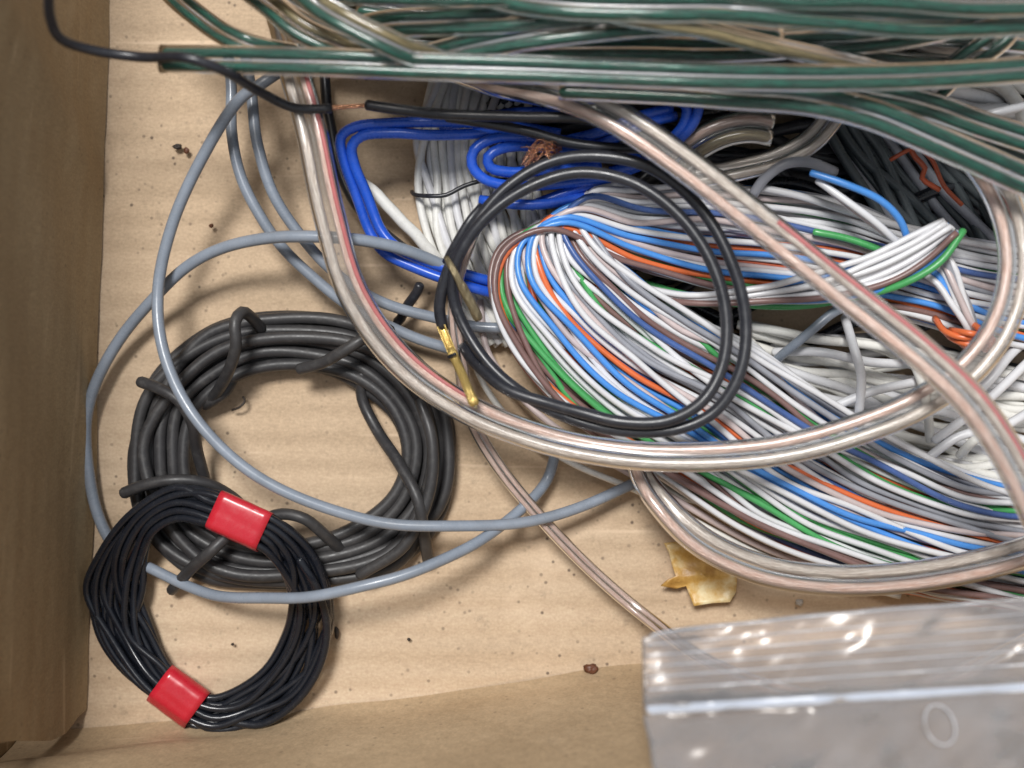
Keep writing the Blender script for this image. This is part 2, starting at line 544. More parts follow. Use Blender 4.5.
def strands(res, r, mats, parent, closed=False, name='strand', wob=0.0, k=8, step=1.2, seed=0, ends=None):
    out = []
    for i, pth in enumerate(res):
        C = path_mm(pth, closed, step)
        if wob: C = wobble(C, wob, seed * 100 + i, closed)
        V, F_, uv = sweep(C, circ(r, k), closed)
        out.append((C, build(name, V, F_, mats[i % len(mats)], parent, uv)))
    return out


# ---------------------------------------------------------------- the cardboard box
def grid_panel(name, nu, nv, fn, mat, parent, thick=2.6):
    """panel with real thickness: fn(u, v) -> (xyz, outward normal)"""
    V = []; 
    for side in (0, 1):
        for j in range(nv + 1):
            for i in range(nu + 1):
                p, nrm = fn(i / nu, j / nv)
                V.append(np.array(p, float) - (np.array(nrm, float) * thick if side else 0))
    S_ = (nu + 1) * (nv + 1)
    F_ = []
    for j in range(nv):
        for i in range(nu):
            a = j * (nu + 1) + i
            F_.append((a, a + 1, a + nu + 2, a + nu + 1))
            F_.append((S_ + a, S_ + a + nu + 1, S_ + a + nu + 2, S_ + a + 1))
    def q(a, b):
        F_.append((a, b, S_ + b, S_ + a))
    for i in range(nu):
        q(i + 1, i); b0 = nv * (nu + 1); q(b0 + i, b0 + i + 1)
    for j in range(nv):
        q(j * (nu + 1), (j + 1) * (nu + 1)); q((j + 1) * (nu + 1) + nu, j * (nu + 1) + nu)
    o = build(name, V, F_, mat, parent)
    m = o.modifiers.new('edges', 'EDGE_SPLIT'); m.split_angle = math.radians(40)
    return o


def fbm(x, y, seed=0):
    rnd = random.Random(seed)
    s = 0
    for k in range(1, 6):
        a, b, c = rnd.uniform(-1, 1), rnd.uniform(-1, 1), rnd.uniform(0, 6.28)
        s += math.sin((a * x + b * y) * 0.09 * k + c) / k
    return s


box = empty('cardboard_box', 300, 500, 0, 'brown cardboard box holding all the cables, its light floor and two side panels showing', 'box')
WL = -61.0


def floor_fn(u, v):
    x = -73 + u * 248; y0 = -53.5 + (x + 73) * 0.110; y = y0 + v * (139 - y0)
    z = 0.25 * fbm(x, y, 3) + 0.16 * math.sin(y * 0.62 + 0.6 * math.sin(x * 0.05)) - 0.45
    # a soft upturned lip next to the side panels
    return (x, y, z - 0.35), (0, 0, 1)


grid_panel('floor_panel', 80, 60, floor_fn, M['floor'], box, 2.4)


def left_fn(u, v):
    # v along the wall height, u along y (from the near end to far end)
    z = -0.6 + v * 62
    # curved near end of the flap
    yn = np.interp(z, [0, 5, 10, 20, 28, 45, 62], [-46.6, -48.2, -47.8, -44.6, -42.6, -40.5, -39])
    y = yn + u * (135 - yn)
    tt = (y + 50) / 105.0
    xb = -61.8 + 3.4 * max(0, min(1.6, tt))            # the foot of the wall runs slightly askew
    lip = 1.6 * math.exp(-z / 2.2)
    x = xb - 0.03 * z + lip * 0.25
    # crease where the wall has been pushed in
    cr = (y - 20) - (z * 0.55)
    x += 1.3 * math.exp(-((cr - 8) / 4.0) ** 2) * (1 if y > 0 else 0) * min(1, max(0, (y - 8) / 20)) * min(1, max(0, z / 9))
    x += 0.25 * fbm(y, z * 1.6, 9)
    return (x, y, z), (1, 0, 0)


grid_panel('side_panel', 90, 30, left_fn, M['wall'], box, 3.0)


def near_fn(u, v):
    z = -0.6 + v * 62
    pts = [(20, 738), (90, 733), (256, 722), (450, 695), (640, 669), (1060, 622), (1500, 575)]
    px = 20 + u * 1480
    py = np.interp(px, [p[0] for p in pts], [p[1] for p in pts])
    b = at(px, py, 0)
    y = b[1] - 0.10 * z + 0.5 * math.exp(-z / 1.5)
    # the doubled flap folds towards the inside in the corner
    y += 0.35 * fbm(b[0] * 1.2, z, 5)
    k = max(0.0, 1 - (b[0] + 70) / 50.0)
    y += 2.2 * k * (1 / (1 + math.exp(-(z - 9 + (b[0] + 60) * 0.25) / 0.8)))
    return (b[0], y, z), (0, 1, 0)


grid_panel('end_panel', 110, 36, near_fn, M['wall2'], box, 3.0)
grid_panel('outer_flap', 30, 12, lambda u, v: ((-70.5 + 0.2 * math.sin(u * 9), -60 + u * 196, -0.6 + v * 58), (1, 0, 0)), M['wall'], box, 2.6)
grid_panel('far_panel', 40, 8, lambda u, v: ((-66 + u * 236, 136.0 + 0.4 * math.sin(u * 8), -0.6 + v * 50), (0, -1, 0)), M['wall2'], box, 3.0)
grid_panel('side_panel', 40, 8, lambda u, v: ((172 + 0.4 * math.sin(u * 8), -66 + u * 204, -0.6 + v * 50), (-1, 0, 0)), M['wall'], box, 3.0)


tb = build('table_top', [at(0, 0, 0) * 0 + np.array(q) for q in ((-900, -700, -4.2), (900, -700, -4.2), (900, 700, -4.2), (-900, 700, -4.2), (-900, -700, -30), (900, -700, -30), (900, 700, -30), (-900, 700, -30))],
           [(0, 1, 2, 3), (7, 6, 5, 4), (0, 4, 5, 1), (1, 5, 6, 2), (2, 6, 7, 3), (3, 7, 4, 0)], pvc('table_laminate', (0.30, 0.28, 0.26), 0.6), None, smooth=False)
tb['kind'] = 'structure'; tb['label'] = 'plain grey-brown table top under the cardboard box'

# ---------------------------------------------------------------- dark dusty rubber cable coil
t = empty('cable_coil', 290, 450, 0, 'thick dusty dark grey rubber cable wound into a wide round coil', 'cable coil')
st = [((292, 370), (290, 311), 0), ((350, 384), (372, 326), 0), ((388, 415), (432, 372), 0), ((402, 452), (456, 440), 0),
      ((390, 492), (446, 510), 0), ((350, 524), (400, 565), 0), ((290, 541), (300, 588), 0), ((230, 528), (205, 582), 0),
      ((196, 492), (140, 530), 0), ((192, 445), (127, 450), 0), ((205, 405), (145, 388), 0), ((243, 380), (205, 328), 0)]
r = rmm(6.4, 4)
res = bundle(st, 12, r, 5, True, drift=0.10)
strands(res, r, [M['rubber']], t, True, 'winding', wob=0.35, k=10, seed=3)
for pts in ([(262, 330, 3), (252, 318, 6), (242, 312, 8.6), (235, 322, 10), (236, 345, 9.6), (229, 370, 7.5), (214, 396, 3), (205, 404, 1.4)],
            [(390, 330, 5), (372, 334, 8.2), (345, 350, 8.6), (322, 363, 7), (300, 369, 5.5)],
            [(141, 382, 7), (158, 388, 8.3), (178, 400, 9), (192, 422, 8), (197, 450, 5), (205, 480, 2.5)],
            [(362, 374, 2.5), (362, 398, 1.3), (377, 430, 1.8), (400, 465, 5.5), (418, 500, 7.6), (424, 535, 6), (428, 560, 2.2)],
            [(124, 493, 6.2), (145, 485, 7), (175, 480, 7.4), (205, 483, 6.4), (232, 497, 4), (250, 515, 1)],
            [(262, 520, 6.5), (282, 514, 7), (305, 519, 7.4), (326, 536, 5.5), (345, 552, 2), (360, 560, 0.8)],
            [(172, 590, 1.2), (190, 570, 5), (210, 552, 7.8), (232, 532, 6.6), (250, 520, 4)],
            [(205, 405, 2), (225, 392, 3), (232, 380, 2)],
            [(420, 400, 6.6), (432, 440, 7.4), (430, 490, 7.2), (405, 545, 6.3), (360, 575, 5)]):
    tube('winding', pts, 5.9, M['rubber'], t, k=10, round_ends=True)


# ---------------------------------------------------------------- thin black wire coil with two red tapes
def hull2(pts):
    pts = sorted(map(tuple, pts))
    def half(ps):
        h = []
        for p in ps:
            while len(h) >= 2 and (h[-1][0] - h[-2][0]) * (p[1] - h[-2][1]) - (h[-1][1] - h[-2][1]) * (p[0] - h[-2][0]) <= 0:
                h.pop()
            h.append(p)
        return h[:-1]
    return np.array(half(pts) + half(reversed(pts)))


t = empty('wire_coil', 210, 610, 0, 'thin glossy black wire coil bound with two red tapes in the corner of the box', 'wire coil')
st = [((178, 522), (176, 484), 6.2), ((206, 527), (216, 489), 7.2), ((234, 537), (249, 504), 7.6), ((262, 552), (286, 523), 7.2), ((281, 575), (318, 556), 5),
      ((289, 603), (334, 606), 3), ((281, 635), (326, 655), 1), ((262, 668), (298, 700), 0.3), ((233, 688), (253, 725), 0.2), ((209, 694), (213, 733), 0.2), ((188, 683), (166, 713), 0.2),
      ((170, 664), (134, 684), 0.2), ((155, 630), (98, 640), 0.4), ((146, 590), (84, 592), 1.2), ((148, 556), (95, 556), 3), ((158, 532), (130, 510), 5)]
r = rmm(3.75, 6)
res = bundle(st, 16, r, 11, True, drift=0.13)
sts = strands(res, r, [M['black']], t, True, 'winding', wob=0.10, k=10, seed=7)
# two end bits: pale scraped spot and a stray tail
tube('winding', [(300, 560, 8), (318, 590, 7), (327, 630, 5), (318, 670, 4), (296, 702, 3.2), (262, 724, 2.5), (232, 722, 2)], 4.1, M['black'], t, k=10, round_ends=True)
for seg, ln in (((234, 537), (249, 504)), 27), (((188, 683), (166, 713)), 24):
    a, b = np.array(seg[0], float), np.array(seg[1], float)
    mid = (a + b) / 2
    ctr = at(mid[0], mid[1], 8 if mid[1] < 600 else 2)
    nrm = np.array([b[1] - a[1], -(b[0] - a[0])]); nrm = nrm / np.linalg.norm(nrm)
    ax = np.array([nrm[0], -nrm[1], 0.0])
    side = np.cross(ax, [0, 0, 1.0])
    rings = []
    half = rmm(ln, 5)
    for w in np.linspace(-half, half, 9):
        O = ctr + ax * w
        P2 = []
        for C, _ in sts:
            d = (C - O).dot(ax)
            near = np.linalg.norm(C - O, axis=1) < 9
            idx = np.where((np.sign(d) != np.sign(np.roll(d, -1))) & near)[0]
            for q in idx:
                c = C[q] - O
                for an in np.arange(12) / 12 * 6.2832:
                    P2.append((c.dot(side) + math.cos(an) * (r + 0.09), c[2] + math.sin(an) * (r + 0.09)))
        rings.append(P2)
    hl = hull2([(a_, b_) for P2 in rings for (a_, b_) in P2])
    cen = (hl.max(0) + hl.min(0)) / 2
    Kp = 36
    prof = []
    for an in np.arange(Kp) / Kp * 6.2832:
        dv = np.array([math.cos(an), math.sin(an)])
        best = 0
        for e in range(len(hl)):
            p, q2 = hl[e] - cen, hl[(e + 1) % len(hl)] - cen
            den = (q2 - p)[0] * dv[1] - (q2 - p)[1] * dv[0]
            if abs(den) < 1e-9: continue
            s_ = (-(p[0] * dv[1] - p[1] * dv[0])) / den
            if -1e-6 <= s_ <= 1 + 1e-6:
                best = max(best, (p + (q2 - p) * s_).dot(dv))
        prof.append(cen + dv * best)
    prof = np.array(prof)
    R = []
    for q, w in enumerate(np.linspace(-half, half, 9)):
        bow = 1 + 0.012 * math.cos(w / half * 1.5) + 0.008 * math.sin(q * 2.1) + 0.012 * np.sin(np.arange(Kp) * 1.25 + q * 0.2)[:, None]
        step_ = np.where((np.arange(Kp) > Kp * 0.16) & (np.arange(Kp) < Kp * 0.62), 1.018, 1.0)[:, None]
        pr = cen + (prof - cen) * bow * step_
        R.append(ctr + ax * w + side * pr[:, 0:1] + np.array([0, 0, 1.0]) * pr[:, 1:2])
    R = np.array(R)
    n_, Kp = R.shape[:2]
    V = R.reshape(-1, 3)
    cin = R.mean(1)[:, None, :]
    V2 = (cin + (R - cin) * 0.93).reshape(-1, 3)
    S_ = len(V)
    F_ = []
    for i in range(n_ - 1):
        for j in range(Kp):
            j2 = (j + 1) % Kp
            F_.append((i * Kp + j, (i + 1) * Kp + j, (i + 1) * Kp + j2, i * Kp + j2))
            F_.append((S_ + i * Kp + j, S_ + i * Kp + j2, S_ + (i + 1) * Kp + j2, S_ + (i + 1) * Kp + j))
    for i, fl in ((0, 1), (n_ - 1, -1)):
        for j in range(Kp):
            j2 = (j + 1) % Kp
            f = (i * Kp + j, i * Kp + j2, S_ + i * Kp + j2, S_ + i * Kp + j)
            F_.append(f if fl > 0 else f[::-1])
    build('tape_band', np.concatenate([V, V2]), F_, M['red_tape'], t)


# ---------------------------------------------------------------- grey cords
def cord(pts, rpx, mat, name, label, cat='cord', group='loose grey cables', **kw):
    kw.setdefault('wob', 0.3); kw.setdefault('seed', int(pts[1][0]))
    o = tube(name, pts, rpx, mat, None, round_ends=True, k=12, **kw)
    return tag(o, label, cat, group)


cord([(292, 62, 13), (262, 83, 14), (240, 99, 13.5), (205, 152, 12), (172, 222, 10.5), (156, 290, 9.6), (161, 350, 10.5), (190, 412, 12), (238, 462, 12), (300, 499, 11.5), (368, 520, 10.8), (440, 527, 10), (515, 523, 8), (580, 507, 6), (640, 480, 4)],
     5.8, M['grey'], 'grey_cable', 'grey cord sweeping over the dark rubber coil in a long arc')
cord([(500, 300, 6), (440, 266, 8.5), (390, 247, 11), (330, 238, 12.5), (268, 237, 11.5), (215, 250, 9), (165, 284, 6.2), (122, 334, 3.2), (96, 385, 2.2), (87, 440, 1.6), (94, 500, 1.3), (112, 545, 1.0), (140, 580, 1.0)],
     5.8, M['grey'], 'grey_cable', 'grey cord bowed widest beside the left cardboard wall, running under the taped black coil')
cord([(148, 566, 2.5), (185, 586, 4), (240, 597, 8.5), (300, 598, 11.5), (360, 588, 13), (420, 570, 12), (480, 541, 9), (520, 511, 6), (546, 478, 2.6), (556, 450, 3)],
     5.6, M['grey'], 'grey_cable', 'grey cord whose blunt end shows inside the taped black coil')
cord([(226, 40, 8), (231, 88, 8), (232, 135, 8), (243, 185, 7.6), (268, 228, 7), (303, 270, 6), (348, 306, 5), (395, 327, 4.4), (440, 343, 3.6), (490, 360, 3)],
     5.6, M['grey'], 'grey_cable', 'grey cord from under the green cables, lower of the pair crossing beneath the red-lined cable')
cord([(244, 55, 9), (253, 95, 9.5), (258, 145, 9.5), (275, 200, 9), (312, 252, 8), (362, 288, 7), (415, 312, 6), (470, 326, 5), (500, 330, 5)],
     5.6, M['grey'], 'grey_cable', 'grey cord from under the green cables, upper of the pair crossing beneath the red-lined cable')
cord([(770, 365, 3), (800, 340, 8), (830, 315, 9), (860, 300, 8)], 4.8, M['grey'], 'grey_cable', 'short stretch of grey cord slanting through the gap in the striped wires', wob=0.1)
cord([(420, 286, 5.5), (409, 304, 4), (398, 322, 2.2)], 5.0, M['black2'], 'wire_offcut', 'short cut-off piece of black wire lying across two grey cords', 'wire offcut', None)
cord([(326, 70, 3), (330, 120, 3), (338, 170, 3), (360, 210, 3), (400, 245, 3), (450, 268, 3)], 5.4, M['black2'], 'black_wire', 'dull black wire half hidden behind the bent blue wires', 'wire', None)


# ---------------------------------------------------------------- white flex bundle on the left of the pile
t = empty('wire_bundle', 470, 190, 0, 'bundle of parallel dirty white flex running down between the blue wires and the striped skein', 'wire bundle')
st = [((436, 40), (540, 40), 1), ((428, 85), (535, 85), 1), ((414, 135), (532, 135), 1.2), ((414, 185), (540, 185), 1.2), ((424, 235), (552, 235), 1), ((446, 290), (575, 290), 0.6), ((480, 345), (600, 345), 0.5)]
r = rmm(4.2, 4)
res = bundle(st, 31, r, 21, drift=0.05)
strands(res, r, [M['cream'], M['cream'], M['s_white'], M['cream']], t, wob=0.25, k=8, seed=21)
tube('shadow_strip', [(412, 192, 1), (416, 195, 4.4), (430, 196, 5.9), (446, 195, 6.1), (464, 186, 6.1), (486, 180, 6.1), (510, 180, 4)], 2.2, M['black2'], t)  # added dark strand standing for the shadow of cables above the bundle
tube('shadow_strip', [(418, 116, 3), (440, 112, 6.0), (465, 116, 6.1), (490, 112, 6.0), (512, 116, 4.5)], 2.2, M['black2'], t)  # second added dark strand, likewise a shadow band given as a shape
cord([(356, 172, 6), (376, 196, 5.6), (398, 217, 5), (420, 240, 4), (440, 262, 2.6)], 6.0, M['cream'], 'white_flex', 'single white flex cutting diagonally between the blue wires and the white bundle', 'flex', None)

# white flex tangle to the right under the striped skein
t = empty('flex_tangle', 900, 400, 0, 'tangled hank of cream white flex in the gap between the arms of the striped skein', 'cable tangle')
st = [((740, 320), (750, 372), 0.2), ((800, 332), (800, 410), 0.2), ((870, 340), (860, 440), 0.2), ((940, 352), (930, 462), 0.2), ((1000, 368), (1000, 478), 0.2), ((1090, 385), (1090, 500), 0.2)]
r = rmm(4.6, 4)
res = bundle(st, 28, r, 31, drift=0.15)
strands(res, r, [M['cream'], M['s_white'], M['cream']], t, wob=0.6, k=8, seed=31)
for pts in ([(845, 318, 5), (853, 345, 9), (861, 375, 9.5), (859, 412, 7)],
            [(872, 325, 6), (896, 342, 9.5), (916, 368, 10), (926, 402, 9), (930, 440, 6)],
            [(905, 345, 5), (922, 365, 7.5), (932, 392, 7.8)],
            [(838, 405, 7), (870, 392, 8), (915, 382, 8.2), (960, 372, 8)],
            [(935, 440, 7), (965, 418, 8.6), (990, 398, 8.6), (1030, 360, 8)],
            [(925, 460, 7), (960, 436, 8), (1000, 428, 8.4), (1040, 405, 8)],
            [(1040, 330, 6), (1010, 355, 8), (990, 380, 8.5), (972, 396, 8)],
            [(960, 455, 6), (975, 440, 9.2), (995, 432, 9.4), (1010, 440, 8), (1016, 460, 6)],
            [(775, 352, 3), (820, 352, 6), (870, 362, 6.6), (915, 364, 6)]):
    tube('strand', pts, 4.7, M['cream'] if len(pts) % 2 else M['s_white'], t, k=9, round_ends=True)

# matted black cables at the bottom of the heap, dark between everything above
t = empty('black_cable_tangle', 800, 200, 0, 'matted black cables at the bottom of the heap, seen in the dark gaps', 'cable tangle')
for sd, n_, st in ((81, 20, [((610, 165), (600, 345), 0), ((680, 150), (680, 350), 0), ((780, 150), (790, 345), 0), ((880, 150), (890, 345), 0), ((980, 160), (990, 370), 0), ((1100, 160), (1100, 380), 0)]),
                   (82, 24, [((470, 20), (490, 165), 0), ((600, 10), (600, 160), 0), ((720, 5), (720, 180), 0), ((840, 0), (830, 190), 0), ((960, 0), (960, 180), 0), ((1100, 0), (1100, 190), 0)]),
                   (83, 22, [((350, -60), (360, 42), 0), ((500, -60), (500, 50), 0), ((650, -60), (650, 40), 0), ((800, -60), (800, 40), 0), ((950, -60), (950, 40), 0), ((1100, -60), (1100, 40), 0)])):
    strands(bundle(st, n_, rmm(6.2, 2), sd, drift=0.2), rmm(6.2, 2), [M['black'], M['black2'], M['rubber']], t, wob=0.5, k=7, seed=sd, step=2.0, name='strand')

# dim bluish cables fanning under the green hank
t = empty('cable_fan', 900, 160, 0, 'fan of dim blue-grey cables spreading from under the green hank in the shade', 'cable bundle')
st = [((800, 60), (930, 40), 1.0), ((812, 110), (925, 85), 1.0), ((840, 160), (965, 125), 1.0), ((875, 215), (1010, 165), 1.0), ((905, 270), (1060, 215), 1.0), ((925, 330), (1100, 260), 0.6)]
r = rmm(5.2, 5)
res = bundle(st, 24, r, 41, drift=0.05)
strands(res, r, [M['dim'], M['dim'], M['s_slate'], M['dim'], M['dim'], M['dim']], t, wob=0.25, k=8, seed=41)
t = empty('red_wire', 912, 150, 6, 'crinkled red wire knotted on the dim cables under the green twin cable', 'wire')
tube('strand', [(885, 128, 11), (900, 140, 12.5), (918, 134, 12.6), (912, 152, 12.4), (925, 168, 12), (922, 178, 11), (940, 190, 11)], 2.8, M['s_rust'], t)
tube('strand', [(908, 126, 12.5), (918, 146, 13), (932, 160, 12.5), (944, 186, 11.5), (962, 205, 11)], 2.3, M['s_rust'], t)
tube('strand', [(890, 160, 11.5), (908, 150, 12.6), (928, 142, 12.4)], 2.2, M['s_rust'], t)
tag(tube('red_wire', [(985, 180, 10), (1005, 205, 10), (1030, 240, 9), (1060, 290, 8)], 3.6, M['s_rust'], None), 'thin red wire beside the pale wires past the right-hand clear cable', 'wire')

# pale wires seen in the top right corner
t = empty('wire_bundle', 990, 100, 0, 'pale blurred wires in the upper right corner behind the green twin cables', 'wire bundle')
st = [((905, 20), (925, 130), 3), ((945, 28), (955, 130), 4), ((990, 22), (1000, 150), 4), ((1040, 15), (1045, 200), 4), ((1100, 0), (1100, 230), 3)]
r = rmm(7.0, 6)
res = bundle(st, 17, r, 51, drift=0.12)
strands(res, r, [M['cream'], M['s_white'], M['copper_dull'], M['cream']], t, wob=0.5, k=9, seed=51)
st = [((985, 165), (1010, 155), 2), ((1005, 215), (1035, 200), 2), ((1018, 270), (1060, 260), 2), ((1020, 330), (1070, 320), 2)]
res = bundle(st, 6, r, 52, drift=0.06)
strands(res, r, [M['cream'], M['s_white']], t, wob=0.3, k=9, seed=52)
tube('strand', [(1040, 102, 17), (1000, 112, 17), (960, 120, 15), (900, 128, 12)], 4.6, M['s_white'], t)


# ---------------------------------------------------------------- blue wires
t = empty('blue_wire', 500, 150, 0, 'bright blue two-strand wire bent in angular loops with a frayed copper end', 'wire')
B = [
 [(560, 134, 10.5), (520, 127, 11), (480, 123, 12), (440, 122, 13), (395, 123, 13), (355, 127, 12.5), (341, 137, 12), (343, 158, 11), (356, 195, 9), (370, 232, 8), (384, 252, 8), (420, 270, 8), (470, 287, 8), (530, 302, 5)],
 [(560, 142, 9.8), (510, 131, 11), (470, 134, 12), (430, 135, 13), (392, 133, 13), (362, 136, 12.5), (352, 146, 12), (354, 163, 11), (367, 195, 9.5), (381, 230, 9), (394, 245, 9), (426, 261, 8.6), (475, 277, 8), (535, 292, 5)],
 [(640, 160, 10), (600, 146, 10), (560, 140, 11), (520, 137, 12), (492, 139, 12.5), (474, 150, 12.5), (472, 165, 12), (484, 179, 11.5), (512, 186, 11), (555, 184, 10), (610, 178, 9)],
 [(600, 160, 9.5), (560, 150, 10.5), (525, 146, 11.5), (500, 149, 12.5), (488, 157, 12.5), (490, 167, 12), (508, 172, 11.5), (545, 170, 11), (600, 166, 9)],
 [(540, 96, 10), (579, 92, 12.5), (620, 89, 13), (660, 90, 13), (686, 94, 13), (698, 104, 12.5), (694, 122, 12), (676, 142, 11), (650, 160, 10), (610, 172, 9)],
 [(545, 104, 10), (590, 99, 12), (630, 98, 12.6), (668, 99, 12.6), (686, 106, 12.2), (684, 124, 11.5), (666, 144, 10.6), (640, 164, 9.4), (600, 178, 8)],
 [(560, 142, 9), (600, 132, 10.5), (640, 116, 11), (672, 108, 10.5)],
 [(575, 152, 8.6), (615, 138, 10), (650, 122, 10.5), (676, 116, 10)],
 [(440, 128, 8), (480, 118, 9), (530, 112, 9), (590, 116, 9)],
 [(480, 200, 8), (512, 204, 9), (545, 204, 9), (590, 196, 8)],
 [(530, 206, 7.5), (590, 184, 8.5), (650, 162, 9)],
]
for i, pts in enumerate(B):
    tube('strand', pts, 5.4, M['blue'], t, k=10)
# frayed copper
rnd = random.Random(4)
Vs, Fs, Us = [], [], []
for i in range(20):
    y0 = 150 + rnd.uniform(-4, 4)
    pts = [(562, y0, 13), (552 + rnd.uniform(-3, 3), y0 + rnd.uniform(-8, 5), 14.4 + rnd.uniform(0, 2.5)),
           (540 + rnd.uniform(-4, 4), y0 + rnd.uniform(-9, 11), 14 + rnd.uniform(0, 1.8)), (524 + rnd.uniform(-4, 8), y0 + rnd.uniform(-4, 20), 13.6 + rnd.uniform(-1, 1))]
    C = path_mm(pts, False, 0.5)
    V, F_, uv = sweep(C, circ(0.085, 5))
    o = sum(len(v) for v in Vs)
    Vs.append(V); Us.append(uv); Fs += [tuple(q + o for q in f) for f in F_]
build('bare_strands', np.concatenate(Vs), Fs, M['copper'], t, np.concatenate(Us))


# ---------------------------------------------------------------- the striped telephone-wire skein
t = empty('wire_skein', 700, 350, 0, 'big looped skein of multicoloured telephone wires, white, blue, orange, green, brown, tied with orange wire', 'wire skein')
stL = [((1120, 492), (1120, 640), 3), ((1040, 486), (1010, 612), 3), ((975, 474), (925, 598), 4), ((905, 444), (830, 570), 5), ((835, 402), (742, 534), 5.5), ((762, 351), (655, 478), 6),
       ((692, 312), (578, 425), 6.5), ((636, 275), (520, 362), 7), ((601, 242), (490, 296), 7), ((586, 212), (500, 252), 6), ((598, 190), (548, 232), 3.5), ((640, 186), (632, 268), 1.5),
       ((700, 184), (700, 286), 1.0), ((770, 188), (765, 296), 1.2), ((850, 203), (850, 306), 1.5), ((925, 230), (925, 322), 1.8), ((1000, 245), (1000, 345), 2), ((1100, 255), (1100, 362), 2)]
stL = [(a, b, z + (2.0 if i > 9 else 0)) for i, (a, b, z) in enumerate(stL)]
r = rmm(3.2, 10)
NS = 98
res = bundle(stL, NS, r, 62, drift=0.035, grav=0.014, loft=2.2, iters=60)
W_, Bl, Or, Gr, Br, Sl, Nv, Ru, Pk = (M[k] for k in ('s_white', 's_blue', 's_orange', 's_green', 's_brown', 's_slate', 's_navy', 's_rust', 's_pink'))
pal = [W_, Bl, W_, Or, W_, Gr, W_, Br, Sl, W_, Nv, W_, Ru, Pk, W_, W_, Gr, W_, Sl, Br, W_, Bl, Or, W_, Sl, W_, Br, Bl, Gr, Pk, W_, Or, Gr]
random.Random(23).shuffle(pal)
strands(res, r, pal, t, wob=0.35, k=8, seed=62, step=1.2)
# tail bunch laid over the upper arm, cut ends pointing up and right
st = [((596, 262), (590, 278), 2), ((640, 283), (640, 298), 3), ((690, 292), (690, 306), 6), ((760, 285), (765, 304), 9), ((810, 272), (828, 302), 10.5), ((862, 256), (893, 288), 12), ((905, 236), (935, 262), 13), ((941, 219), (961, 234), 13.5)]
res = bundle(st, 18, r, 71, drift=0.03)
strands(res, r, [Bl, W_, W_, W_, W_, Br, Gr, W_, Sl, W_, Pk, W_, Br, W_], t, wob=0.12, k=9, seed=71, name='tail_strand')
# folded-back strands running down to the orange tie
st = [((905, 268), (938, 240), 9.5), ((930, 282), (954, 262), 10.5), ((948, 305), (965, 292), 10.5), ((964, 328), (976, 322), 9.6), ((972, 350), (984, 342), 7)]
res = bundle(st, 14, r, 72, drift=0.02)
strands(res, r, [W_, Bl, W_, Pk, W_, Sl, W_, Bl, W_, Sl], t, wob=0.1, k=9, seed=72, name='tail_strand')
for pts, m in (([(812, 173, 15), (845, 184, 16), (880, 200, 16), (900, 220, 15), (908, 240, 13.5)], Bl),
               ([(818, 181, 14), (845, 200, 15), (875, 222, 15), (900, 245, 13)], W_),
               ([(830, 190, 12.5), (860, 214, 13.5), (895, 240, 12.5)], Pk),
               ([(640, 282, 3), (700, 298, 6), (750, 305, 8), (800, 306, 9.5), (850, 298, 11), (900, 285, 14), (940, 262, 15.5), (963, 231, 15.5)], Gr),
               ([(757, 187, 9), (800, 196, 9.5), (850, 212, 9), (900, 226, 8), (960, 238, 7)], W_),
               ([(815, 232, 9.5), (845, 238, 10), (880, 250, 10.5), (905, 262, 10)], Gr),
               ([(940, 250, 13), (952, 275, 12.5), (966, 300, 12), (976, 330, 10)], Sl)):
    tube('tail_strand', pts, 3.7, m, t, k=9, round_ends=True)
for pts in ([(935, 318, 9), (946, 332, 12.5), (965, 338, 14), (985, 334, 13), (993, 342, 10), (985, 350, 6)],
            [(940, 326, 9), (955, 340, 12.6), (972, 345, 13.8), (988, 340, 12), (990, 330, 8)],
            [(968, 322, 11), (980, 330, 14.4), (984, 342, 14.2), (974, 350, 12), (962, 344, 9)],
            [(950, 330, 12), (968, 333, 14.8), (984, 336, 14.4), (992, 348, 11)]):
    o = tube('tie', pts, 3.2, Or, t, k=8); o['label'] = 'orange wire tie'
# short stubs sticking out below
for pts in ([(700, 500, 4), (722, 512, 4.5), (738, 520, 4.5), (732, 530, 4)], [(715, 492, 4), (742, 512, 4.5), (752, 516, 4.2), (744, 528, 3.6)],
            [(640, 470, 3), (680, 496, 3.5), (720, 505, 3.2)]):
    tube('tail_strand', pts, 3.5, M['cream'], t, k=8, round_ends=True)
tube('tail_strand', [(880, 585, 3), (930, 594, 3.5), (990, 604, 3.5), (1050, 606, 3)], 4.4, Or, t, k=9)
tube('tail_strand', [(470, 322, 2), (478, 372, 2), (515, 425, 2.4), (570, 462, 3), (640, 492, 3), (720, 534, 3.4), (800, 570, 3.6), (900, 596, 3.6)], 3.4, M['cream'], t, k=9)
tube('tail_strand', [(480, 300, 3), (488, 352, 3.4), (532, 408, 4), (590, 450, 4.4), (670, 496, 4.6), (760, 546, 5), (860, 580, 5)], 3.4, Pk, t, k=9)


# ---------------------------------------------------------------- black antenna lead, folded, and the black ring with pins
t = empty('black_lead', 180, 60, 0, 'black wire from the upper left corner with a bared copper nick half way along', 'wire')
tube('insulation', [(46, -60, 42), (49, -10, 36), (50, 15, 33), (60, 38, 30), (92, 50, 27), (140, 57, 25.5), (188, 58, 29.5), (222, 70, 28), (260, 92, 21), (295, 108, 18), (332, 108.5, 17)], 5.2, M['black2'], t, k=12)
tube('bare_copper', [(320, 109, 17), (345, 107, 17), (374, 105, 17)], 2.4, M['copper'], t, k=9)
tube('insulation', [(368, 105, 17), (395, 109, 17), (440, 114, 17), (520, 117, 17.5), (585, 119, 18), (612, 127, 18.3), (638, 141, 18.6), (672, 147, 18)], 5.6, M['black2'], t, k=12, round_ends=True)
t = empty('black_lead', 560, 140, 10, 'black wire doubled under the nicked one, its blunt end meeting the clear cable', 'wire')
